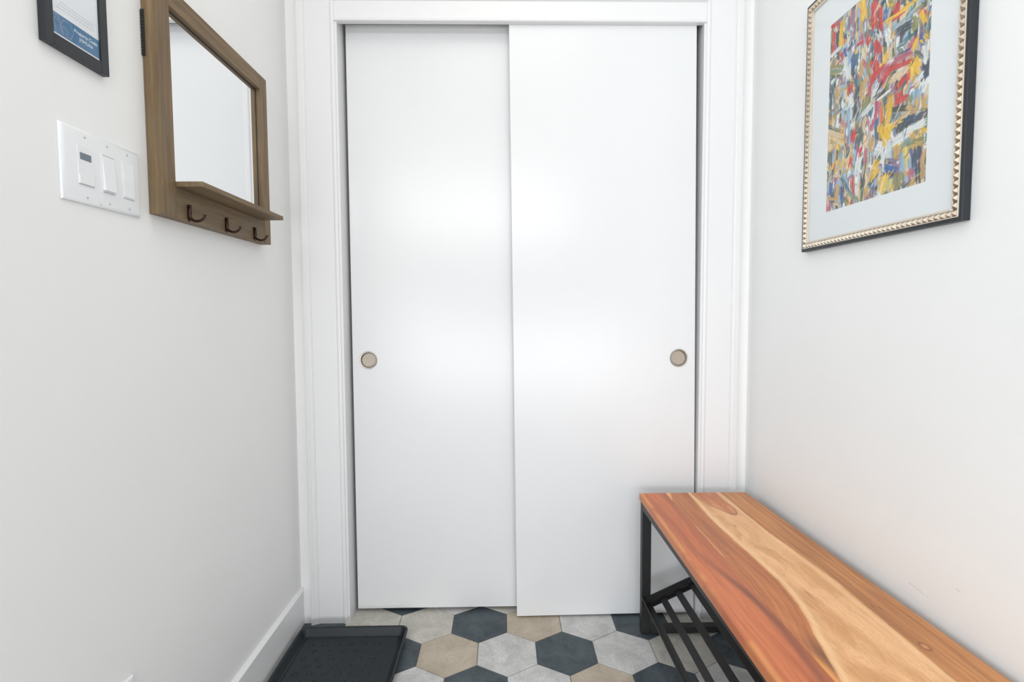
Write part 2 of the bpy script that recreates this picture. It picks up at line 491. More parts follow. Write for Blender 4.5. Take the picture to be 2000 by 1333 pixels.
# ================================================================ MIRROR WITH SHELF AND HOOKS (left wall)
XW = -WX
xf = XW + 0.030
MY0, MY1, MZ0, MZ1 = -0.690, -0.206, 1.2790, 1.7500
mir = thing('wall_mirror', (XW, (MY0 + MY1) / 2, MZ0), 'brown wooden framed mirror with a small shelf and three hooks, hung on the left wall', 'mirror')
bm = B(); box(bm, XW + 0.0005, xf, MY0, MY0 + 0.0420, MZ0, MZ1, 0.0008, 1); obj('stile', bm, WOOD_V, mir)
bm = B(); box(bm, XW + 0.0005, xf, MY1 - 0.0400, MY1, MZ0, MZ1, 0.0008, 1); obj('stile', bm, WOOD_V, mir)
bm = B(); box(bm, XW + 0.0005, xf - 0.0003, MY0 + 0.0420, MY1 - 0.0400, MZ1 - 0.0410, MZ1, 0.0008, 1); obj('top_rail', bm, WOOD_H, mir)
bm = B(); box(bm, XW + 0.0005, xf - 0.0005, MY0 + 0.0420, MY1 - 0.0400, MZ0, 1.3430, 0.0008, 1); rail = obj('bottom_rail', bm, WOOD_H, mir)
bm = B(); box(bm, XW + 0.0100, XW + 0.0165, MY0 + 0.038, MY1 - 0.036, 1.335, MZ1 - 0.037); obj('mirror_glass', bm, GLASSY, mir)
bm = B()
for a, b, c, d in ((MY0 + 0.042, MY0 + 0.0430, 1.343, MZ1 - 0.041), (MY1 - 0.0410, MY1 - 0.040, 1.343, MZ1 - 0.041), (MY0 + 0.043, MY1 - 0.041, MZ1 - 0.0425, MZ1 - 0.041)):
    box(bm, XW + 0.0165, XW + 0.0178, a, b, c, d)
obj('glass_gap_shade', bm, RUBBER, mir)  # thin dark strips put in for the shaded line around the glass
bm = B(); box(bm, XW + 0.0165, -0.6925, MY0 + 0.0425, MY1 - 0.0405, 1.3430, 1.3540, 0.0010, 2); obj('shelf', bm, WOOD_H, mir)
bm = B()
box(bm, XW + 0.0005, XW + 0.0065, MY0 - 0.0022, MY0 + 0.002, 1.588, 1.677)
for k in range(14): box(bm, XW + 0.0005, XW + 0.005, MY0 - 0.0036, MY0 - 0.0020, 1.590 + k * 0.0062, 1.5930 + k * 0.0062)
hg = obj('hanging_bracket', bm, RUBBER, mir); hg['label'] = 'black saw-tooth hanging bracket peeping out behind the frame'
for hy in (-0.6070, -0.4535, -0.3075):
    bm = B()
    # leaf-shaped mounting plate, slightly domed
    pl = [(0.0, 1.2770), (0.0030, 1.2790), (0.0046, 1.2850), (0.0050, 1.2950), (0.0046, 1.3040), (0.0052, 1.3090), (0.0036, 1.3130), (0.0, 1.3142)]
    out = [(y, z) for y, z in pl] + [(-y, z) for y, z in pl[-2:0:-1]]
    prism(bm, [(hy + y, z) for y, z in out], 0, xf - 0.0004, xf + 0.0022)
    pts, rd = [], []
    for k in range(25):
        t = k / 24
        if t < 0.2:
            u = t / 0.2; pts.append((xf + 0.0022 + 0.001 * (1 - u), hy, 1.3060 - u * 0.0180)); rd.append(0.0032 + 0.0008 * math.sin(u * 3.1))
        else:
            u = (t - 0.2) / 0.8; a = math.pi * (1 + u * 0.98)
            pts.append((xf + 0.0185 + 0.0163 * math.cos(a), hy, 1.2900 + 0.0120 * math.sin(a) + 0.0050 * max(0, u - 0.5))); rd.append(0.0034 - 0.0009 * u + (0.0014 if u > 0.95 else 0))
    tube(bm, pts, rd)
    lathe(bm, [(0.0, 0.0065), (0.0030, 0.0058), (0.0042, 0.0040), (0.0034, 0.0022), (0.0020, 0.0)], (xf, hy - 0.001, 1.3095), 0, 16)
    hk = obj('coat_hook', bm, BRONZE, mir, smooth=50); hk['label'] = 'dark bronze coat hook'

# ================================================================ SWITCH PLATE (left wall)
SY0, SY1, SZ0, SZ1 = -0.9020, -0.7220, 1.2645, 1.3875
sw = thing('light_switch', (XW, (SY0 + SY1) / 2, SZ0), 'white three-gang wall plate with a timer display and two rocker switches, left of the mirror', 'light switch')
def rbox(bm, x0, x1, y0, y1, z0, z1, inset):
    """plate on the left wall whose front edge is rounded off"""
    steps = [(x0, 0.0), (x0 + (x1 - x0) * 0.35, 0.0), (x0 + (x1 - x0) * 0.7, inset * 0.25), (x0 + (x1 - x0) * 0.92, inset * 0.65), (x1, inset)]
    rings = [[bm.verts.new((x, a, b)) for a, b in ((y0 + i, z0 + i), (y1 - i, z0 + i), (y1 - i, z1 - i), (y0 + i, z1 - i))] for x, i in steps]
    fs = []
    for p, q in zip(rings, rings[1:]):
        for k in range(4): fs.append(bm.faces.new((p[k], p[(k + 1) % 4], q[(k + 1) % 4], q[k])))
    fs.append(bm.faces.new(rings[0][::-1])); fs.append(bm.faces.new(rings[-1]))
    bmesh.ops.recalc_face_normals(bm, faces=fs)
bm = B(); rbox(bm, XW + 0.0003, XW + 0.0068, SY0, SY1, SZ0, SZ1, 0.0065); obj('wall_plate', bm, PLASTIC, sw, smooth=40)
px_ = XW + 0.0068
ys = (-0.8555, -0.8055, -0.7560)
hw = 0.0165
z0, z1 = 1.2925, 1.3595
# timer module
bm = B(); box(bm, px_ - 0.002, px_ + 0.0006, ys[0] - hw, ys[0] + hw, z0, z1, 0.0003, 1); tm = obj('timer', bm, PLASTIC, sw)
bm = B(); box(bm, px_, px_ + 0.0009, ys[0] - 0.0120, ys[0] + 0.0120, 1.3365, 1.3475, 0.0002, 1); d_ = obj('display', bm, LCD, tm); d_['label'] = 'small grey timer display'
bm = B(); box(bm, px_, px_ + 0.0008, ys[0] - 0.0120, ys[0] + 0.0120, 1.3475, 1.3482); box(bm, px_, px_ + 0.0008, ys[0] + 0.0108, ys[0] + 0.0120, 1.3375, 1.3475); obj('display_rim', bm, SLOT, tm)
bm = B(); box(bm, px_, px_ + 0.0020, ys[0] - 0.0155, ys[0] + 0.0155, 1.2965, 1.3110, 0.0006, 2); obj('button_cover', bm, PLASTIC, tm)
bm = B(); box(bm, px_, px_ + 0.0008, ys[0] - 0.0165, ys[0] + 0.0165, 1.2948, 1.2956); obj('slot', bm, SLOT, tm)
for k, tilt in ((1, 0.0042), (2, 0.0012)):
    y = ys[k]
    bm = B(); box(bm, px_ - 0.001, px_ + 0.0006, y - hw, y + hw, z0, z1, 0.0003, 1); fr = obj('switch_frame', bm, PLASTIC, sw)
    bm = B()
    prism(bm, [(px_ - 0.001, z0 + 0.004), (px_ + 0.0010 + tilt, z0 + 0.004), (px_ + 0.0016 + tilt * 0.4, (z0 + z1) / 2), (px_ + 0.0010, z1 - 0.003), (px_ - 0.001, z1 - 0.003)], 1, y - hw + 0.0035, y + hw - 0.0025)
    obj('rocker', bm, PLASTIC, sw)
    bm = B(); box(bm, px_, px_ + 0.0009, y - hw + 0.003, y + hw - 0.003, z0 + 0.0006, z0 + 0.0014)
    if k == 1:
        obj('slot', bm, SLOT, sw); bm = B(); box(bm, px_, px_ + 0.0009, y - hw + 0.004, y + hw - 0.002, z1 - 0.0022, z1 - 0.0016)
    obj('slot', bm, SLOT, sw)
for y in ys:
    for z in (1.2752, 1.3755):
        bm = B(); lathe(bm, [(0.0, 0.0010), (0.0016, 0.0008), (0.0024, 0.0)], (px_, y + 0.0006, z), 0, 16); obj('screw', bm, SCREW, sw)
bm = B(); lathe(bm, [(0.0, 0.0008), (0.0010, 0.0006), (0.0014, 0.0)], (px_, -0.8250, 1.2700), 0, 12); obj('screw', bm, SCREW, sw)

# ================================================================ FRAMED SIGN (left wall, top left)
gx = XW + 0.012
GY0, GY1, GZ0, GZ1 = -0.9270, -0.7975, 1.4995, 1.6800
sg = thing('framed_sign', (XW, (GY0 + GY1) / 2, GZ0), 'small black framed notice with a blue band, above the light switch plate', 'sign')
bm = B()
bw = 0.0155
for (a, b, c, d) in ((GY0, GY0 + bw, GZ0, GZ1), (GY1 - bw - 0.002, GY1, GZ0, GZ1), (GY0 + bw, GY1 - bw - 0.002, GZ0, GZ0 + bw + 0.003), (GY0 + bw, GY1 - bw - 0.002, GZ1 - bw, GZ1)):
    box(bm, XW + 0.0005, gx, a, b, c, d, 0.0006, 1)
obj('frame', bm, BLACKFRAME, sg)
py0, py1, pz0, pz1 = GY0 + bw, GY1 - bw - 0.002, GZ0 + bw + 0.003, GZ1 - bw
xs = gx - 0.0035
bm = B(); box(bm, xs - 0.001, xs, py0, py1, pz0, pz1); pap = obj('printed_sheet', bm, PAPER, sg)
bm = B(); box(bm, xs, xs + 0.00012, py0, py1, pz0 + 0.0042, pz0 + 0.0355); obj('blue_band', bm, BLUEBAND, pap)
# outlines of overlapping hexagons
def outline(bm, pts, w, x):
    for (a, b), (c, d) in zip(pts, pts[1:]):
        v = Vector((0, c - a, d - b)); n = Vector((0, -v.z, v.y)).normalized() * w / 2
        vs = [bm.verts.new(Vector((x, a, b)) + n), bm.verts.new(Vector((x, c, d)) + n), bm.verts.new(Vector((x, c, d)) - n), bm.verts.new(Vector((x, a, b)) - n)]
        f = bm.faces.new(vs); f.normal_update()
        if f.normal.x < 0: f.normal_flip()
bm = B()
def hexo(cy, cz, r, ks=range(7)):
    return [(cy + r * math.cos(k * math.pi / 3), cz + r * math.sin(k * math.pi / 3)) for k in ks]
bzb = pz0 + 0.0042
outline(bm, hexo(py0 + 0.0295, bzb + 0.0150, 0.0135), 0.0008, xs + 0.0002)
outline(bm, hexo(py0 + 0.0240, bzb + 0.0095, 0.0070), 0.0006, xs + 0.0002)
outline(bm, hexo(py0 + 0.0080, bzb + 0.0210, 0.0085, (0, 1, 2)), 0.0007, xs + 0.0002)
outline(bm, hexo(py0 + 0.0080, bzb + 0.0120, 0.0115, (0, 1, 2)), 0.0007, xs + 0.0002)
outline(bm, [(py0 + 0.001, bzb + 0.024), (py0 + 0.006, bzb + 0.012), (py0 + 0.0075, bzb + 0.001)], 0.0009, xs + 0.0002)
obj('hexagon_pattern', bm, PINKLINE, pap)
# faint illegible lines of small print above the band
bm = B()
rng = random.Random(2)
for k, zz in enumerate((0.0460, 0.0510, 0.0560)):
    a = py0 + 0.010 + 0.004 * k
    while a < py1 - 0.012:
        b_ = min(a + rng.uniform(0.003, 0.008), py1 - 0.011)
        outline(bm, [(a, pz0 + zz), (b_, pz0 + zz)], 0.0006, xs + 0.0002)
        a = b_ + 0.0014
obj('small_print', bm, GREYPRINT, pap)
def text(s, size, y, z, x, m, parent):
    c = bpy.data.curves.new('txt', 'FONT'); c.body = s; c.size = size; c.align_x = 'CENTER'; c.align_y = 'CENTER'; c.offset = 0.00012
    t = bpy.data.objects.new('txt', c); COL.objects.link(t)
    bpy.context.view_layer.update()
    me = bpy.data.meshes.new_from_object(t.evaluated_get(bpy.context.evaluated_depsgraph_get()))
    bpy.data.objects.remove(t)
    bm = B(); bm.from_mesh(me)
    for v in bm.verts: v.co = Vector((x, y + v.co.x, z + v.co.y))
    for f in bm.faces:
        f.normal_update()
        if f.normal.x < 0: f.normal_flip()
    return obj('printed_text', bm, m, parent)
text('Property Code:', 0.0078, py1 - 0.0285, bzb + 0.0215, xs + 0.0003, WHITEINK, pap)
text('J75MUXA', 0.0070, py1 - 0.0285, bzb + 0.0120, xs + 0.0003, WHITEINK, pap)
bm = B(); box(bm, gx - 0.0030, gx - 0.0022, py0 - 0.002, py1 + 0.002, pz0 - 0.002, pz1 + 0.002); obj('glass_pane', bm, PANE, sg)

# ================================================================ OUTLET PLATE (left wall, only its corner in the picture)
ot = thing('wall_outlet', (XW, -0.8330, 0.2650), 'corner of a white outlet cover low on the left wall', 'outlet')
bm = B(); rbox(bm, XW + 0.0003, XW + 0.0062, -0.8680, -0.7980, 0.2650, 0.3950, 0.0045); obj('wall_plate', bm, PLASTIC, ot, smooth=40)
for z in (0.3435, 0.3030):
    bm = B(); box(bm, XW + 0.005, XW + 0.0070, -0.8495, -0.8165, z - 0.014, z + 0.014, 0.0004, 1); rc = obj('receptacle', bm, PLASTIC, ot)
    for y in (-0.8390, -0.8270):
        bm = B(); box(bm, XW + 0.0068, XW + 0.00705, y - 0.0007, y + 0.0007, z - 0.001, z + 0.007); obj('slot', bm, SLOT, rc)

# ================================================================ ABSTRACT PAINTING (right wall)
AX = WX - 0.0160
AY0, AY1, AZ0, AZ1 = -0.8265, -0.3200, 1.2395, 1.8960
art = thing('framed_painting', (WX, (AY0 + AY1) / 2, AZ0), 'colourful abstract painting with a white mat in a gold studded frame, right wall', 'picture')
bm = B()
ow = 0.0085
for a, b, c, d in ((AY0, AY0 + ow, AZ0, AZ1), (AY1 - ow, AY1, AZ0, AZ1), (AY0 + ow, AY1 - ow, AZ0, AZ0 + ow), (AY0 + ow, AY1 - ow, AZ1 - ow, AZ1)):
    box(bm, AX, WX - 0.0005, a, b, c, d, 0.0008, 1)
obj('outer_frame', bm, BLACKFRAME, art)
# gold band: sloping sides with rows of pyramid studs
gy0, gy1, gz0, gz1 = AY0 + ow, AY1 - ow, AZ0 + ow, AZ1 - ow
gwid = 0.0125
bm = B()
def gold_side(bm, along, a0, a1, c0, c1, outer_first):
    """row of pyramids; along = 'y' or 'z'; (a0,a1) run, (c0,c1) across"""
    L = a1 - a0; n = max(1, round(L / 0.0135)); p = L / n
    x0 = AX + 0.0010
    def V(a, c, x): return bm.verts.new((x, a, c) if along == 'y' else (x, c, a))
    for k in range(n):
        s, e = a0 + k * p, a0 + (k + 1) * p
        q = [V(s, c0, x0), V(e, c0, x0), V(e, c1, x0), V(s, c1, x0)]
        t = V((s + e) / 2, (c0 + c1) / 2, x0 - 0.0080)
        for i in range(4):
            f = bm.faces.new((q[i], q[(i + 1) % 4], t)); f.normal_update()
            if f.normal.x > 0: f.normal_flip()
gold_side(bm, 'z', gz0, gz1, gy0, gy0 + gwid, 1)
gold_side(bm, 'z', gz0, gz1, gy1 - gwid, gy1, 1)
gold_side(bm, 'y', gy0 + gwid, gy1 - gwid, gz0, gz0 + gwid, 1)
gold_side(bm, 'y', gy0 + gwid, gy1 - gwid, gz1 - gwid, gz1, 1)
for a, b, c, d in ((gy0, gy0 + gwid, gz0, gz1), (gy1 - gwid, gy1, gz0, gz1), (gy0 + gwid, gy1 - gwid, gz0, gz0 + gwid), (gy0 + gwid, gy1 - gwid, gz1 - gwid, gz1)):
    box(bm, AX + 0.0010, WX - 0.004, a, b, c, d)
obj('gold_studded_band', bm, GOLD, art)
bm = B()
for a, b, c, d in ((gy0 - 0.0012, gy0 + 0.0008, gz0, gz1), (gy1 - 0.0008, gy1 + 0.0012, gz0, gz1), (gy0, gy1, gz0 - 0.0012, gz0 + 0.0008), (gy0, gy1, gz1 - 0.0008, gz1 + 0.0012)):
    box(bm, AX - 0.0018, AX + 0.002, a, b, c, d, 0.0004, 1)
iy0, iy1, iz0, iz1 = gy0 + gwid, gy1 - gwid, gz0 + gwid, gz1 - gwid
il = 0.0045
for a, b, c, d in ((iy0, iy0 + il, iz0, iz1), (iy1 - il, iy1, iz0, iz1), (iy0 + il, iy1 - il, iz0, iz0 + il), (iy0 + il, iy1 - il, iz1 - il, iz1)):
    box(bm, AX + 0.0005, WX - 0.004, a, b, c, d, 0.0006, 1)
obj('gold_lip', bm, GOLDPALE, art)
iy0 += il; iy1 -= il; iz0 += il; iz1 -= il
mx_ = AX + 0.0058
# mat board with a window cut in it
PY0, PY1, PZ0, PZ1 = -0.7330, -0.4160, 1.3310, 1.7980
bm = B()
for a, b, c, d in ((iy0, PY0, iz0, iz1), (PY1, iy1, iz0, iz1), (PY0, PY1, iz0, PZ0), (PY0, PY1, PZ1, iz1)):
    box(bm, mx_, mx_ + 0.0008, a, b, c, d)
obj('mat_board', bm, MATBOARD, art)
bm = B(); box(bm, AX + 0.0035, AX + 0.0045, iy0 - 0.001, iy1 + 0.001, iz0 - 0.001, iz1 + 0.001); obj('glass_pane', bm, PANE, art)

STROKES = "-24 997 96 991 73 R;-21 962 -19 917 36 N;39 953 47 846 42 R;134 962 141 858 54 Y;160 1006 165 930 18 y;225 967 230 899 36 P;272 979 281 846 48 P;323 918 326 865 24 G;370 985 376 899 66 Y;436 946 441 867 30 O;466 866 462 834 30 N;503 934 512 808 66 R;548 885 561 786 36 R;570 909 583 882 54 N;596 859 600 804 36 B;634 884 698 829 42 O;652 862 685 854 36 Y;729 845 695 793 54 R;775 785 702 773 48 R;814 813 824 806 36 B;875 792 855 790 42 Y;825 791 612 800 42 Y;926 753 828 752 36 O;858 754 671 745 30 b;820 731 699 735 36 b;832 709 722 711 73 N;880 716 884 671 73 O;928 723 941 675 36 Y;953 702 951 672 30 Y;897 624 870 589 36 Y;946 610 956 602 66 Y;948 576 962 518 73 W;874 674 873 620 24 K;892 552 915 508 54 Y;891 570 937 530 24 G;845 654 754 644 48 C;732 652 825 651 30 g;535 733 539 677 73 R;539 770 558 741 54 W;486 755 489 704 30 C;615 754 664 690 48 W;676 673 623 634 54 c;617 647 614 605 30 Y;563 669 567 620 36 V;504 661 522 587 66 R;597 597 841 581 60 r;628 569 843 547 48 R;814 594 778 596 48 V;681 606 654 601 42 W;864 533 878 482 60 Y;964 493 967 444 48 N;304 810 251 798 48 B;332 789 371 787 30 R;218 868 228 835 30 W;114 843 -13 835 42 W;178 840 130 820 30 b;281 760 274 660 36 B;322 746 312 692 54 C;238 788 233 657 30 b;190 774 190 669 48 W;399 744 415 702 42 c;371 688 375 630 42 T;408 803 412 835 48 g;442 680 453 607 36 O;-1 782 150 735 36 O;0 756 151 714 36 g;1 734 138 694 30 O;96 776 162 774 30 r;0 746 152 704 36 O;10 722 139 684 36 G;20 685 34 581 54 N;105 652 102 579 60 T;11 588 32 504 42 G;88 567 87 476 36 O;139 585 140 463 36 G;187 512 191 451 30 b;234 648 290 620 48 N;257 618 260 570 54 R;254 560 264 510 66 W;228 531 215 517 30 g;333 576 334 475 60 N;316 630 319 594 36 C;394 593 400 509 66 T;373 664 375 630 48 T;285 691 289 647 36 N;222 710 234 648 48 W;467 580 467 497 36 r;509 596 482 540 48 R;568 600 500 557 66 R;599 569 574 514 73 r;673 569 602 528 60 R;729 541 675 539 24 K;543 539 528 500 36 W;585 530 552 502 30 K;623 482 542 471 48 K;663 471 566 459 30 W;768 525 689 498 66 c;793 527 687 522 36 c;796 485 746 461 54 R;821 504 834 454 36 R;748 435 740 387 73 R;813 394 723 402 48 R;866 508 868 477 79 Y;916 495 916 485 36 Y;947 454 910 440 73 W;968 424 952 392 73 W;903 400 895 378 79 b;969 477 972 439 36 N;926 359 928 319 66 T;854 388 846 360 48 O;842 346 889 319 66 T;959 292 810 290 79 N;933 318 986 309 24 O;784 296 749 260 79 N;697 377 795 353 48 K;710 353 701 329 36 G;614 441 616 417 42 C;671 442 657 313 54 Y;593 409 598 340 36 A;551 433 554 378 54 r;549 371 557 253 30 B;525 371 509 333 36 r;646 315 730 301 60 Y;587 329 591 274 48 Y;658 299 638 263 79 Y;783 309 729 309 30 Y;961 259 761 236 66 W;983 227 966 204 48 Y;868 201 827 199 60 g;483 451 410 419 66 W;423 404 428 337 42 c;430 309 445 277 48 c;355 455 345 414 30 K;380 377 380 291 60 G;357 431 358 411 36 b;259 488 250 318 30 b;209 500 211 470 30 C;305 409 293 382 54 W;321 373 298 323 54 R;211 371 214 325 24 P;75 432 144 407 73 O;30 427 168 365 54 c;49 376 184 353 48 T;475 383 479 326 30 r;504 326 519 289 30 W;54 396 189 334 38 c;137 330 145 312 50 Y;199 304 229 292 38 T;247 360 244 289 31 P;311 355 293 316 50 R;376 325 358 284 63 G;330 287 325 260 31 B;302 280 311 254 31 W;451 309 454 264 57 c;504 283 494 247 44 T;594 249 548 201 95 W;666 242 671 177 88 W;635 274 654 250 82 Y;819 234 726 227 76 W;838 200 795 193 57 g;902 189 953 181 57 O;892 178 979 160 38 T;751 189 748 154 63 T;824 171 845 103 44 y;883 154 894 78 31 B;864 126 868 72 31 b;925 151 939 18 69 N;981 142 975 17 38 T;999 100 1000 5 19 N;797 166 808 82 38 b;884 69 881 35 57 r;938 33 918 29 25 y;685 152 738 139 57 V;651 122 746 94 57 B;635 96 736 73 38 K;582 163 552 139 69 Y;547 129 524 92 69 Y;642 84 611 15 69 Y;691 59 682 21 57 y;777 61 780 19 101 O;861 20 835 10 38 G;571 55 568 6 25 N;533 58 524 4 38 V;468 54 471 12 57 T;427 75 424 31 31 g;397 216 368 145 69 W;409 138 409 48 19 K;369 130 361 40 50 W;298 241 280 195 38 R;313 124 318 59 38 R;274 177 255 140 38 W;195 248 183 206 38 Y;126 258 136 227 38 y;222 186 208 183 38 T;91 210 60 189 38 G;43 316 48 250 38 G;67 325 76 303 31 P;99 195 171 164 38 c;194 160 274 68 38 C;274 68 349 14 50 g;207 78 188 27 38 B;63 152 59 91 50 B;136 121 134 41 50 T;52 69 101 59 38 T;62 41 65 5 44 P;233 33 263 13 38 O;455 246 446 182 38 r;163 283 165 254 31 b"
PAL = {'R': (205, 42, 44), 'r': (190, 92, 110), 'Y': (240, 190, 30), 'y': (214, 200, 105), 'N': (44, 62, 82), 'B': (38, 96, 160), 'b': (150, 182, 206),
       'W': (226, 230, 228), 'T': (200, 162, 98), 'O': (140, 138, 88), 'G': (78, 94, 92), 'g': (112, 145, 125), 'P': (150, 118, 138), 'K': (42, 48, 50),
       'C': (48, 100, 124), 'c': (222, 200, 164), 'V': (80, 70, 120), 'A': (238, 120, 50)}
def lin3(c): return np.array(srgb(*c)[:3])
def vnoise(x, y, seed):
    """value noise on arrays"""
    xi = np.floor(x).astype(np.int64); yi = np.floor(y).astype(np.int64)
    fx = x - xi; fy = y - yi
    fx = fx * fx * (3 - 2 * fx); fy = fy * fy * (3 - 2 * fy)
    def h(a, b):
        n = (a * 374761393 + b * 668265263 + seed * 1274126177) & 0x7fffffff
        n = ((n ^ (n >> 13)) * 1274126177) & 0x7fffffff
        return ((n ^ (n >> 16)) & 0xffff) / 65535.0
    return (h(xi, yi) * (1 - fx) + h(xi + 1, yi) * fx) * (1 - fy) + (h(xi, yi + 1) * (1 - fx) + h(xi + 1, yi + 1) * fx) * fy

def grid_mesh(name, nx, ny, fn, cols, m, parent):
    """grid of nx x ny points; fn(u, v) arrays -> coordinates; cols (ny, nx, 3) linear colours"""
    u, v = np.meshgrid(np.linspace(0, 1, nx), np.linspace(0, 1, ny))
    co = fn(u, v).reshape(-1, 3) - np.array(wloc(parent))
    idx = np.arange(nx * ny).reshape(ny, nx)
    f = np.stack([idx[:-1, :-1], idx[:-1, 1:], idx[1:, 1:], idx[1:, :-1]], -1).reshape(-1, 4)
    me = bpy.data.meshes.new(name)
    me.from_pydata(co.tolist(), [], f.tolist())
    a = me.color_attributes.new('Col', 'FLOAT_COLOR', 'POINT')
    c4 = np.ones((nx * ny, 4)); c4[:, :3] = cols.reshape(-1, 3)
    a.data.foreach_set('color', c4.ravel())
    me.materials.append(m)
    o = bpy.data.objects.new(name, me); COL.objects.link(o); o.parent = parent
    return o

NX, NY = 230, 470
U, V = np.meshgrid(np.linspace(0, 1, NX), np.linspace(0, 1, NY))
ASP = 2.1
A_, B_ = U, V * ASP
rs = np.random.RandomState(11)
img = np.zeros((NY, NX, 3))
base = [lin3(PAL[k]) for k in 'OGcTbPWgN']
n0 = vnoise(A_ * 26 + 3 * vnoise(A_ * 5, B_ * 5, 3), B_ * 5, 7)
ii = np.clip((n0 * len(base)).astype(int), 0, len(base) - 1)
img = np.array(base)[ii]
def paint(u0, v0, u1, v1, w, col, seed, alpha=0.93):
    global img
    a0 = np.array((u0, v0 * ASP)); a1 = np.array((u1, v1 * ASP))
    d = a1 - a0; L = max(np.hypot(*d), 1e-4); t = d / L; n = np.array((-t[1], t[0]))
    rx = A_ - a0[0]; ry = B_ - a0[1]
    s = rx * t[0] + ry * t[1]; q = rx * n[0] + ry * n[1]
    wob = (vnoise(s * 9 + seed, q * 0 + seed, seed) - 0.5) * w * 0.5
    q2 = q + wob
    fray = (vnoise(q * 110 + seed * 3.7, s * 3, seed + 5) - 0.5)
    end0 = s + w * 0.35 + fray * 0.05; end1 = L + w * 0.35 - s + fray * 0.09
    edge = w / 2 * (1 + 0.5 * (vnoise(s * 28 + seed, q * 8, seed + 9) - 0.5)) - np.abs(q2)
    m = np.clip(edge / 0.007 + 0.5, 0, 1) * np.clip(end0 / 0.012, 0, 1) * np.clip(end1 / 0.02, 0, 1)
    streak = vnoise(q * 95 + seed, s * 4.5, seed + 17)
    drag = np.clip(1.25 - 0.75 * (streak > 0.72) * (s / L > 0.35), 0.25, 1)
    m = (m * alpha * drag)[..., None]
    shade = 0.72 + 0.5 * streak
    c = col[None, None, :] * shade[..., None]
    c = c + (np.clip(streak - 0.78, 0, 1) * 1.1)[..., None] * (np.array((0.75, 0.75, 0.74)) - c)
    img = img * (1 - m) + c * m
sd = 1
for k in range(150):     # underpainting of short upright touches
    u, v = rs.rand(2); a = rs.normal(0, 0.35)
    paint(u, v, u + 0.10 * math.sin(a), v + 0.055 * math.cos(a), rs.uniform(0.02, 0.055), lin3(PAL[rs.choice(list('RYNBWTOGgPKCcbr'))]), sd); sd += 1
for st in STROKES.split(';'):
    q = st.split()
    paint(*[float(x) / 1000 for x in q[:5]], lin3(PAL[q[5]]), sd); sd += 1
for k in range(230):     # small knife marks over the top
    u, v = rs.rand(2)
    j, i = int(v * (NY - 1)), int(u * (NX - 1))
    a = rs.normal(0, 0.3) if u < 0.55 else rs.normal(0.5, 0.45)
    pc = rs.choice(list('WWWKKNcTYYRKbWG'))
    paint(u, v, u + 0.05 * math.sin(a), v + 0.024 * math.cos(a), rs.uniform(0.005, 0.013), lin3(PAL[pc]), sd, 0.8); sd += 1
img = np.clip(img * 1.04 + 0.02, 0.015, 0.9)
ARTM = vcol_mat('canvas_print', 0.6)
xa = mx_ + 0.0006
grid_mesh('painted_sheet', NX, NY, lambda u, v: np.stack([np.full_like(u, xa), PY1 + (PY0 - PY1) * u, PZ0 + (PZ1 - PZ0) * v], -1), img, ARTM, art)

# ================================================================ BENCH WITH SHOE RACK (right)
BZ = 0.470
TH = 0.0200
by0, by1 = -1.180, -0.058    # near and far ends
bench = thing('shoe_bench', (0.57, -0.60, 0.0), 'long wooden bench with a black steel frame and slanted shoe rack, along right wall', 'bench')
def xl(y): return 0.3850 + (by1 - y) * -0.0125
def xr(y): return 0.7425 + (by1 - y) * 0.0200
# seat slab
NXB, NYB = 150, 620
def smooth(a, b, x):
    t = np.clip((x - a) / (b - a), 0, 1); return t * t * (3 - 2 * t)
u, v = np.meshgrid(np.linspace(0, 1, NXB), np.linspace(0, 1, NYB))
Y = by0 + (by1 - by0) * v
X = xl(Y) + (xr(Y) - xl(Y)) * u
def fbm(x, y, s):
    r = 0; a = 0.5
    for k in range(4):
        r = r + a * vnoise(x * 2 ** k, y * 2 ** k, s + k); a *= 0.5
    return r / 0.9375
def L3(*c): return lin3(c)[None, None, :]
def mixc(a, b, t): return a * (1 - t[..., None]) + b * t[..., None]
wr = fbm(X * 14, Y * 4, 21) - 0.5
# plank 1: red-brown heartwood
g1 = fbm((X + 0.012 * wr) * 130, Y * 5, 31); h1 = fbm(X * 25, Y * 3.0, 35)
c1 = mixc(L3(176, 104, 72), L3(214, 138, 98), smooth(0.25, 0.75, g1 * 0.5 + h1 * 0.5))
dark = np.exp(-((X - (0.432 + 0.03 * np.sin(Y * 7 + 1.0) + 0.02 * wr)) / 0.009) ** 2) * smooth(0.1, 0.7, h1) 
c1 = mixc(c1, L3(138, 88, 70), np.clip(dark * 0.8 * smooth(-0.25, -0.55, Y) + 0.35 * np.exp(-((X - 0.46) / 0.012) ** 2), 0, 1))
gold_edge = np.exp(-((X - (xl(Y) + 0.006)) / 0.006) ** 2) * smooth(0.35, 0.6, fbm(Y * 9, X * 5, 44))
c1 = mixc(c1, L3(222, 166, 108), gold_edge * 0.8)
# plank 2: heartwood tongue turning into pale sapwood
yk = np.array([-1.18, -1.0, -0.905, -0.822, -0.788, -0.728, -0.634, -0.521, -0.357, -0.247, -0.156, -0.058])
xk = np.array([0.462, 0.470, 0.492, 0.512, 0.524, 0.538, 0.5475, 0.544, 0.537, 0.537, 0.541, 0.546])
hb = np.interp(Y, yk, xk) + 0.004 * (fbm(Y * 20, X * 6, 51) - 0.5)
ring = np.hypot((X - 0.500) * 5.5, (Y + 0.60) * 0.9)
g2 = fbm((hb - X + 0.003 * wr) * 170, Y * 3, 61)
heart = mixc(L3(168, 108, 72), L3(204, 144, 98), smooth(0.25, 0.75, g2 * 0.6 + 0.4 * fbm(X * 40, Y * 5, 63)))
heart = mixc(heart, L3(112, 80, 62), smooth(-0.80, -0.90, Y) * np.exp(-((X - 0.495) / 0.017) ** 2) * 0.9)
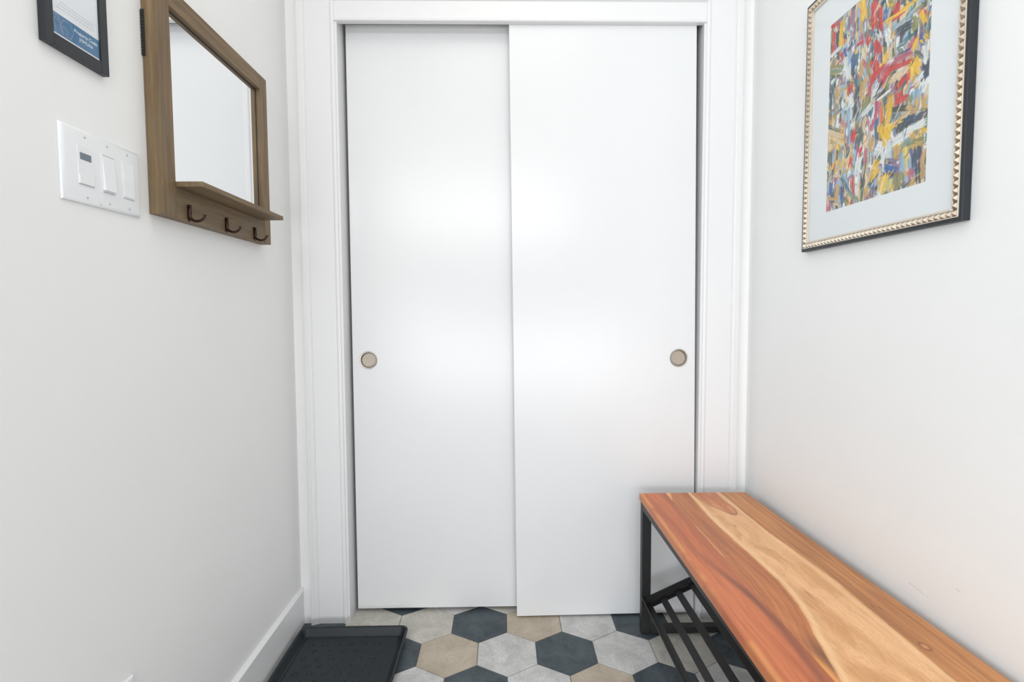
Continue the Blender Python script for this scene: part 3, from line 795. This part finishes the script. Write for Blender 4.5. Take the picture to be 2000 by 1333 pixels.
band = np.abs(((hb - X) / 0.016 + 0.5 * wr) % 1 - 0.5)
heart = mixc(heart, L3(150, 96, 66), smooth(0.12, 0.0, band) * 0.35)
swirl = fbm(X * 42 + 3.0 * fbm(X * 9, Y * 9, 72), Y * 8 + 2.2 * fbm(X * 12, Y * 7, 73), 71)
sw2 = np.abs(np.sin(swirl * 24)) 
sap = mixc(L3(212, 166, 118), L3(238, 200, 154), smooth(0.2, 0.75, swirl))
sap = mixc(sap, L3(192, 144, 98), smooth(0.25, 0.0, sw2) * 0.30)
sap = mixc(sap, L3(246, 216, 172), np.clip(np.exp(-((X - (hb + 0.010)) / 0.007) ** 2) * 0.8 + np.exp(-((X - 0.655 - 0.01 * smooth(-0.4, -0.6, Y)) / 0.007) ** 2) * 0.65, 0, 1))
c2 = mixc(sap, heart, smooth(hb + 0.0035, hb - 0.0015, X))
# second heartwood loop at the far end of the pale plank
lp = np.hypot((X - 0.600 - 0.02 * smooth(-0.1, -0.25, Y)) / 0.043, (Y + 0.030) / 0.225)
lp = lp + 0.12 * (fbm(X * 30, Y * 9, 81) - 0.5)
c2 = mixc(c2, mixc(L3(190, 124, 88), L3(214, 154, 108), smooth(0.3, 0.7, fbm(X * 60, Y * 9, 82))), smooth(1.0, 0.93, lp))
c2 = mixc(c2, L3(156, 102, 74), np.exp(-((lp - 0.95) / 0.035) ** 2) * 0.7)
c2 = mixc(c2, L3(168, 110, 80), np.exp(-((lp - 0.62) / 0.03) ** 2) * 0.45)
# pale wedge beside the first seam, and a thin white streak
wd = (X > 0.4715) & (X < 0.4715 + 0.017 * np.clip((Y + 0.135) / 0.075, 0, 1.2)) & (Y > -0.135)
c2 = mixc(c2, L3(240, 196, 148), wd * 0.9)
c2 = mixc(c2, L3(240, 206, 172), np.exp(-((X - 0.4735) / 0.0011) ** 2) * smooth(-0.52, -0.50, Y) * smooth(-0.31, -0.34, Y) * 0.9)
c2 = mixc(c2, L3(232, 178, 110), smooth(-0.86, -0.93, Y) * np.exp(-((X - 0.474) / 0.008) ** 2) * 0.9)
c2 = mixc(c2, L3(150, 112, 84), np.exp(-(((X - 0.585) / 0.003) ** 2 + ((Y + 0.33) / 0.008) ** 2)) * 0.6)
c2 = mixc(c2, L3(150, 108, 80), np.exp(-(((X - 0.5850) / 0.003) ** 2 + ((Y + 0.685) / 0.018) ** 2)) * 0.5)
# plank 3: mid brown
xb3 = np.interp(Y, [-1.18, -0.88, -0.64, -0.50, -0.37, -0.058], [0.664, 0.6735, 0.6790, 0.6715, 0.6590, 0.6570])
g3 = fbm((X + 0.01 * wr) * 170, Y * 5, 91); h3 = fbm(X * 22, Y * 4, 95)
c3 = mixc(L3(158, 112, 74), L3(206, 156, 106), smooth(0.25, 0.75, g3 * 0.55 + h3 * 0.45))
c3 = mixc(c3, L3(190, 122, 82), smooth(0.55, 0.8, fbm(X * 30, Y * 2.5, 99)) * 0.5)
kn = np.hypot((X - 0.692) / 0.0075, (Y + 0.867) / 0.011)
c3 = mixc(c3, L3(132, 90, 60), np.exp(-((kn - 1) / 0.22) ** 2) * 0.85)
c3 = mixc(c3, L3(206, 168, 128), smooth(0.7, 0.4, kn) * 0.7)
for (kx, ky) in ((0.690, -0.735), (0.7000, -0.745)):
    c3 = mixc(c3, L3(120, 84, 58), np.exp(-(((X - kx) / 0.0025) ** 2 + ((Y - ky) / 0.009) ** 2)) * 0.7)
seam1 = 0.4708 + 0 * Y
cc = np.where((X < seam1)[..., None], c1, c2)
cc = np.where((X > xb3)[..., None], c3, cc)
cc = mixc(cc, L3(150, 100, 72), np.exp(-((X - seam1) / 0.0009) ** 2) * 0.55)
cc = cc * np.where((X < hb + 0.002) | (X > xb3), 1.0, 0.0)[..., None] * np.array((1.07, 0.86, 0.68)) + cc * np.where((X < hb + 0.002) | (X > xb3), 0.0, 1.0)[..., None] * np.array((1.07, 0.91, 0.80))
cc = mixc(cc, L3(150, 104, 72), np.exp(-((X - xb3) / 0.0009) ** 2) * 0.5)
BENCHM = vcol_mat('bench_top_varnished', 0.45, coat=0.08, grain=0.07, gscale=(420, 22, 420), bump=0.15)
def slab(name, cols):
    """closed slab: top grid wraps down over rounded long edges"""
    prof = [(0.0, -TH), (0.0, -0.0022), (0.0006, -0.0007), (0.0018, 0.0)]
    n = NXB
    us = np.linspace(0, 1, n)
    rows = []
    ccs = []
    for r in range(NYB):
        y = by0 + (by1 - by0) * r / (NYB - 1)
        a, b = xl(y), xr(y)
        line = [(a + p, y, BZ + q) for p, q in prof] + [(a + 0.0018 + (b - a - 0.0036) * k, y, BZ) for k in us[1:-1]] + [(b - p, y, BZ + q) for p, q in prof[::-1]]
        rows.append(line)
        c = cols[r]
        ccs.append(np.concatenate([np.repeat(c[:1] * 0.9, 4, 0), c[1:-1], np.repeat(c[-1:], 4, 0)]))
    co = np.array(rows); ny, nx = co.shape[:2]
    cl = np.array(ccs)
    idx = np.arange(nx * ny).reshape(ny, nx)
    f = np.stack([idx[:-1, :-1], idx[:-1, 1:], idx[1:, 1:], idx[1:, :-1]], -1).reshape(-1, 4).tolist()
    f.append(idx[0].tolist()); f.append(idx[-1][::-1].tolist())
    for r in range(ny - 1): f.append([int(idx[r, 0]), int(idx[r + 1, 0]), int(idx[r + 1, -1]), int(idx[r, -1])])
    me = bpy.data.meshes.new(name)
    me.from_pydata((co.reshape(-1, 3) - np.array(wloc(bench))).tolist(), [], f)
    at = me.color_attributes.new('Col', 'FLOAT_COLOR', 'POINT')
    c4 = np.ones((nx * ny, 4)); c4[:, :3] = cl.reshape(-1, 3)
    at.data.foreach_set('color', c4.ravel())
    me.materials.append(BENCHM)
    o = bpy.data.objects.new(name, me); COL.objects.link(o); o.parent = bench
    return o
slab('seat', cc)

T = 0.0300   # steel tube
lx0, lx1 = 0.3870, 0.7400
zt = BZ - TH
for yc, nm in ((-0.0800, 'far'), (-1.130, 'near')):
    for x in (lx0, lx1 - T):
        bm = B(); box(bm, x, x + T, yc - 0.0125, yc + 0.0125, 0.0045, zt, 0.0018, 2); lg = obj('leg', bm, STEEL, bench)
        bm = B(); lathe(bm, [(0.0, 0.0), (0.0085, 0.0), (0.0095, 0.0015), (0.0095, 0.0055), (0.0, 0.0055)], (x + T / 2, yc, 0.0), 2, 24); obj('rubber_foot', bm, RUBBER, lg)
    bm = B(); box(bm, lx0 + T, lx1 - T, yc - 0.0125, yc + 0.0125, 0.0045, 0.0275, 0.0018, 2); obj('floor_rail', bm, STEEL, bench)
    bm = B(); box(bm, lx0 + T, lx1 - T, yc - 0.0125, yc + 0.0125, zt - 0.0250, zt, 0.0018, 2); obj('end_rail', bm, STEEL, bench)
for x in (lx0, lx1 - 0.025):
    bm = B(); box(bm, x, x + 0.025, -1.1175, -0.0925, zt - 0.0260, zt, 0.0018, 2); obj('side_rail', bm, STEEL, bench)
# slanted shoe rack: end bars of angle steel, flat slats between them
dx, dz = 0.0485, 0.0225
ang = math.atan2(dz, dx)
def rot_prism(bm, cx, cz, pts, a, b):
    ca, sa = math.cos(ang), math.sin(ang)
    prism(bm, [(cx + p * ca - q * sa, cz + p * sa + q * ca) for p, q in pts], 1, a, b)
sx, sz = 0.4020, 0.1185
RL = math.hypot(dx, dz)
for a, b in ((-0.0960, -0.0930), (-1.1170, -1.1140)):
    bm = B()
    rot_prism(bm, sx, sz, [(-0.008, -0.0150), (RL * 5 + 0.012, -0.0150), (RL * 5 + 0.012, 0.0130), (-0.008, 0.0130)], a, b)
    inner = (a - 0.018, a) if a > -0.5 else (b, b + 0.018)
    rot_prism(bm, sx, sz, [(-0.008, -0.0150), (RL * 5 + 0.012, -0.0150), (RL * 5 + 0.012, -0.0125), (-0.008, -0.0125)], *inner)
    obj('rack_end_bar', bm, STEEL, bench)
for k in range(6):
    bm = B()
    if k == 0:   # front slat is an angle with an upright lip
        rot_prism(bm, sx, sz, [(-0.0095, -0.0125), (0.0120, -0.0125), (0.0120, -0.0090), (-0.0065, -0.0090), (-0.0065, 0.0230), (-0.0095, 0.0230)], -1.1140, -0.0927)
    else:
        rot_prism(bm, sx + dx * k, sz + dz * k, [(-0.0105, -0.0125), (0.0105, -0.0125), (0.0105, -0.0060), (-0.0105, -0.0060)], -1.1140, -0.0960)
    obj('rack_slat', bm, STEEL, bench)

# ================================================================ BOOT TRAY (on the floor, left)
tray = thing('boot_tray', (-0.5650, -0.44, 0.0), 'dark grey rectangular plastic boot tray with raised dimples, on the floor by the left wall', 'tray')
def rrect(x0, x1, y0, y1, r, n=8):
    pts = []
    for cx, cy, a0 in ((x1 - r, y1 - r, 0), (x0 + r, y1 - r, 90), (x0 + r, y0 + r, 180), (x1 - r, y0 + r, 270)):
        for k in range(n + 1):
            a = math.radians(a0 + 90 * k / n); pts.append((cx + r * math.cos(a), cy + r * math.sin(a)))
    return pts
TX0, TX1, TY0, TY1 = -0.7470, -0.3900, -0.8400, -0.0600
prof = [(0.0120, 0.0000, 0.014), (0.0040, 0.0200, 0.020), (0.0000, 0.0245, 0.024), (0.0000, 0.0275, 0.024), (0.0012, 0.0290, 0.023), (0.0055, 0.0290, 0.020),
        (0.0072, 0.0278, 0.019), (0.0085, 0.0250, 0.018), (0.0185, 0.0080, 0.012), (0.0205, 0.0052, 0.011), (0.0240, 0.0042, 0.010), (0.0265, 0.0062, 0.009), (0.0290, 0.0062, 0.008), (0.0320, 0.0040, 0.007)]
bm = B()
rings = []
for ins, z, r in prof:
    rings.append([bm.verts.new((x, y, z)) for x, y in rrect(TX0 + ins, TX1 - ins, TY0 + ins, TY1 - ins, r)])
fs = []
for p, q in zip(rings, rings[1:]):
    n = len(p)
    for k in range(n): fs.append(bm.faces.new((p[k], p[(k + 1) % n], q[(k + 1) % n], q[k])))
fs.append(bm.faces.new(rings[0][::-1])); fs.append(bm.faces.new(rings[-1]))
bmesh.ops.recalc_face_normals(bm, faces=fs)
row = 0
yy = TY1 - 0.062
while yy > TY0 + 0.05:
    xx = TX0 + 0.055 + (0.021 if row % 2 else 0)
    while xx < TX1 - 0.05:
        seg = 18
        rr = [[bm.verts.new((xx + r * math.cos(2 * math.pi * k / seg), yy + r * math.sin(2 * math.pi * k / seg), 0.0040 + h)) for k in range(seg)] for r, h in ((0.0098, -0.0003), (0.0088, 0.0016), (0.0066, 0.0020), (0.0050, 0.0006))]
        for p, q in zip(rr, rr[1:]):
            for k in range(seg): bm.faces.new((p[k], p[(k + 1) % seg], q[(k + 1) % seg], q[k]))
        bm.faces.new(rr[-1])
        xx += 0.042
    yy -= 0.0335; row += 1
obj('tray_body', bm, TRAY, tray, smooth=50)
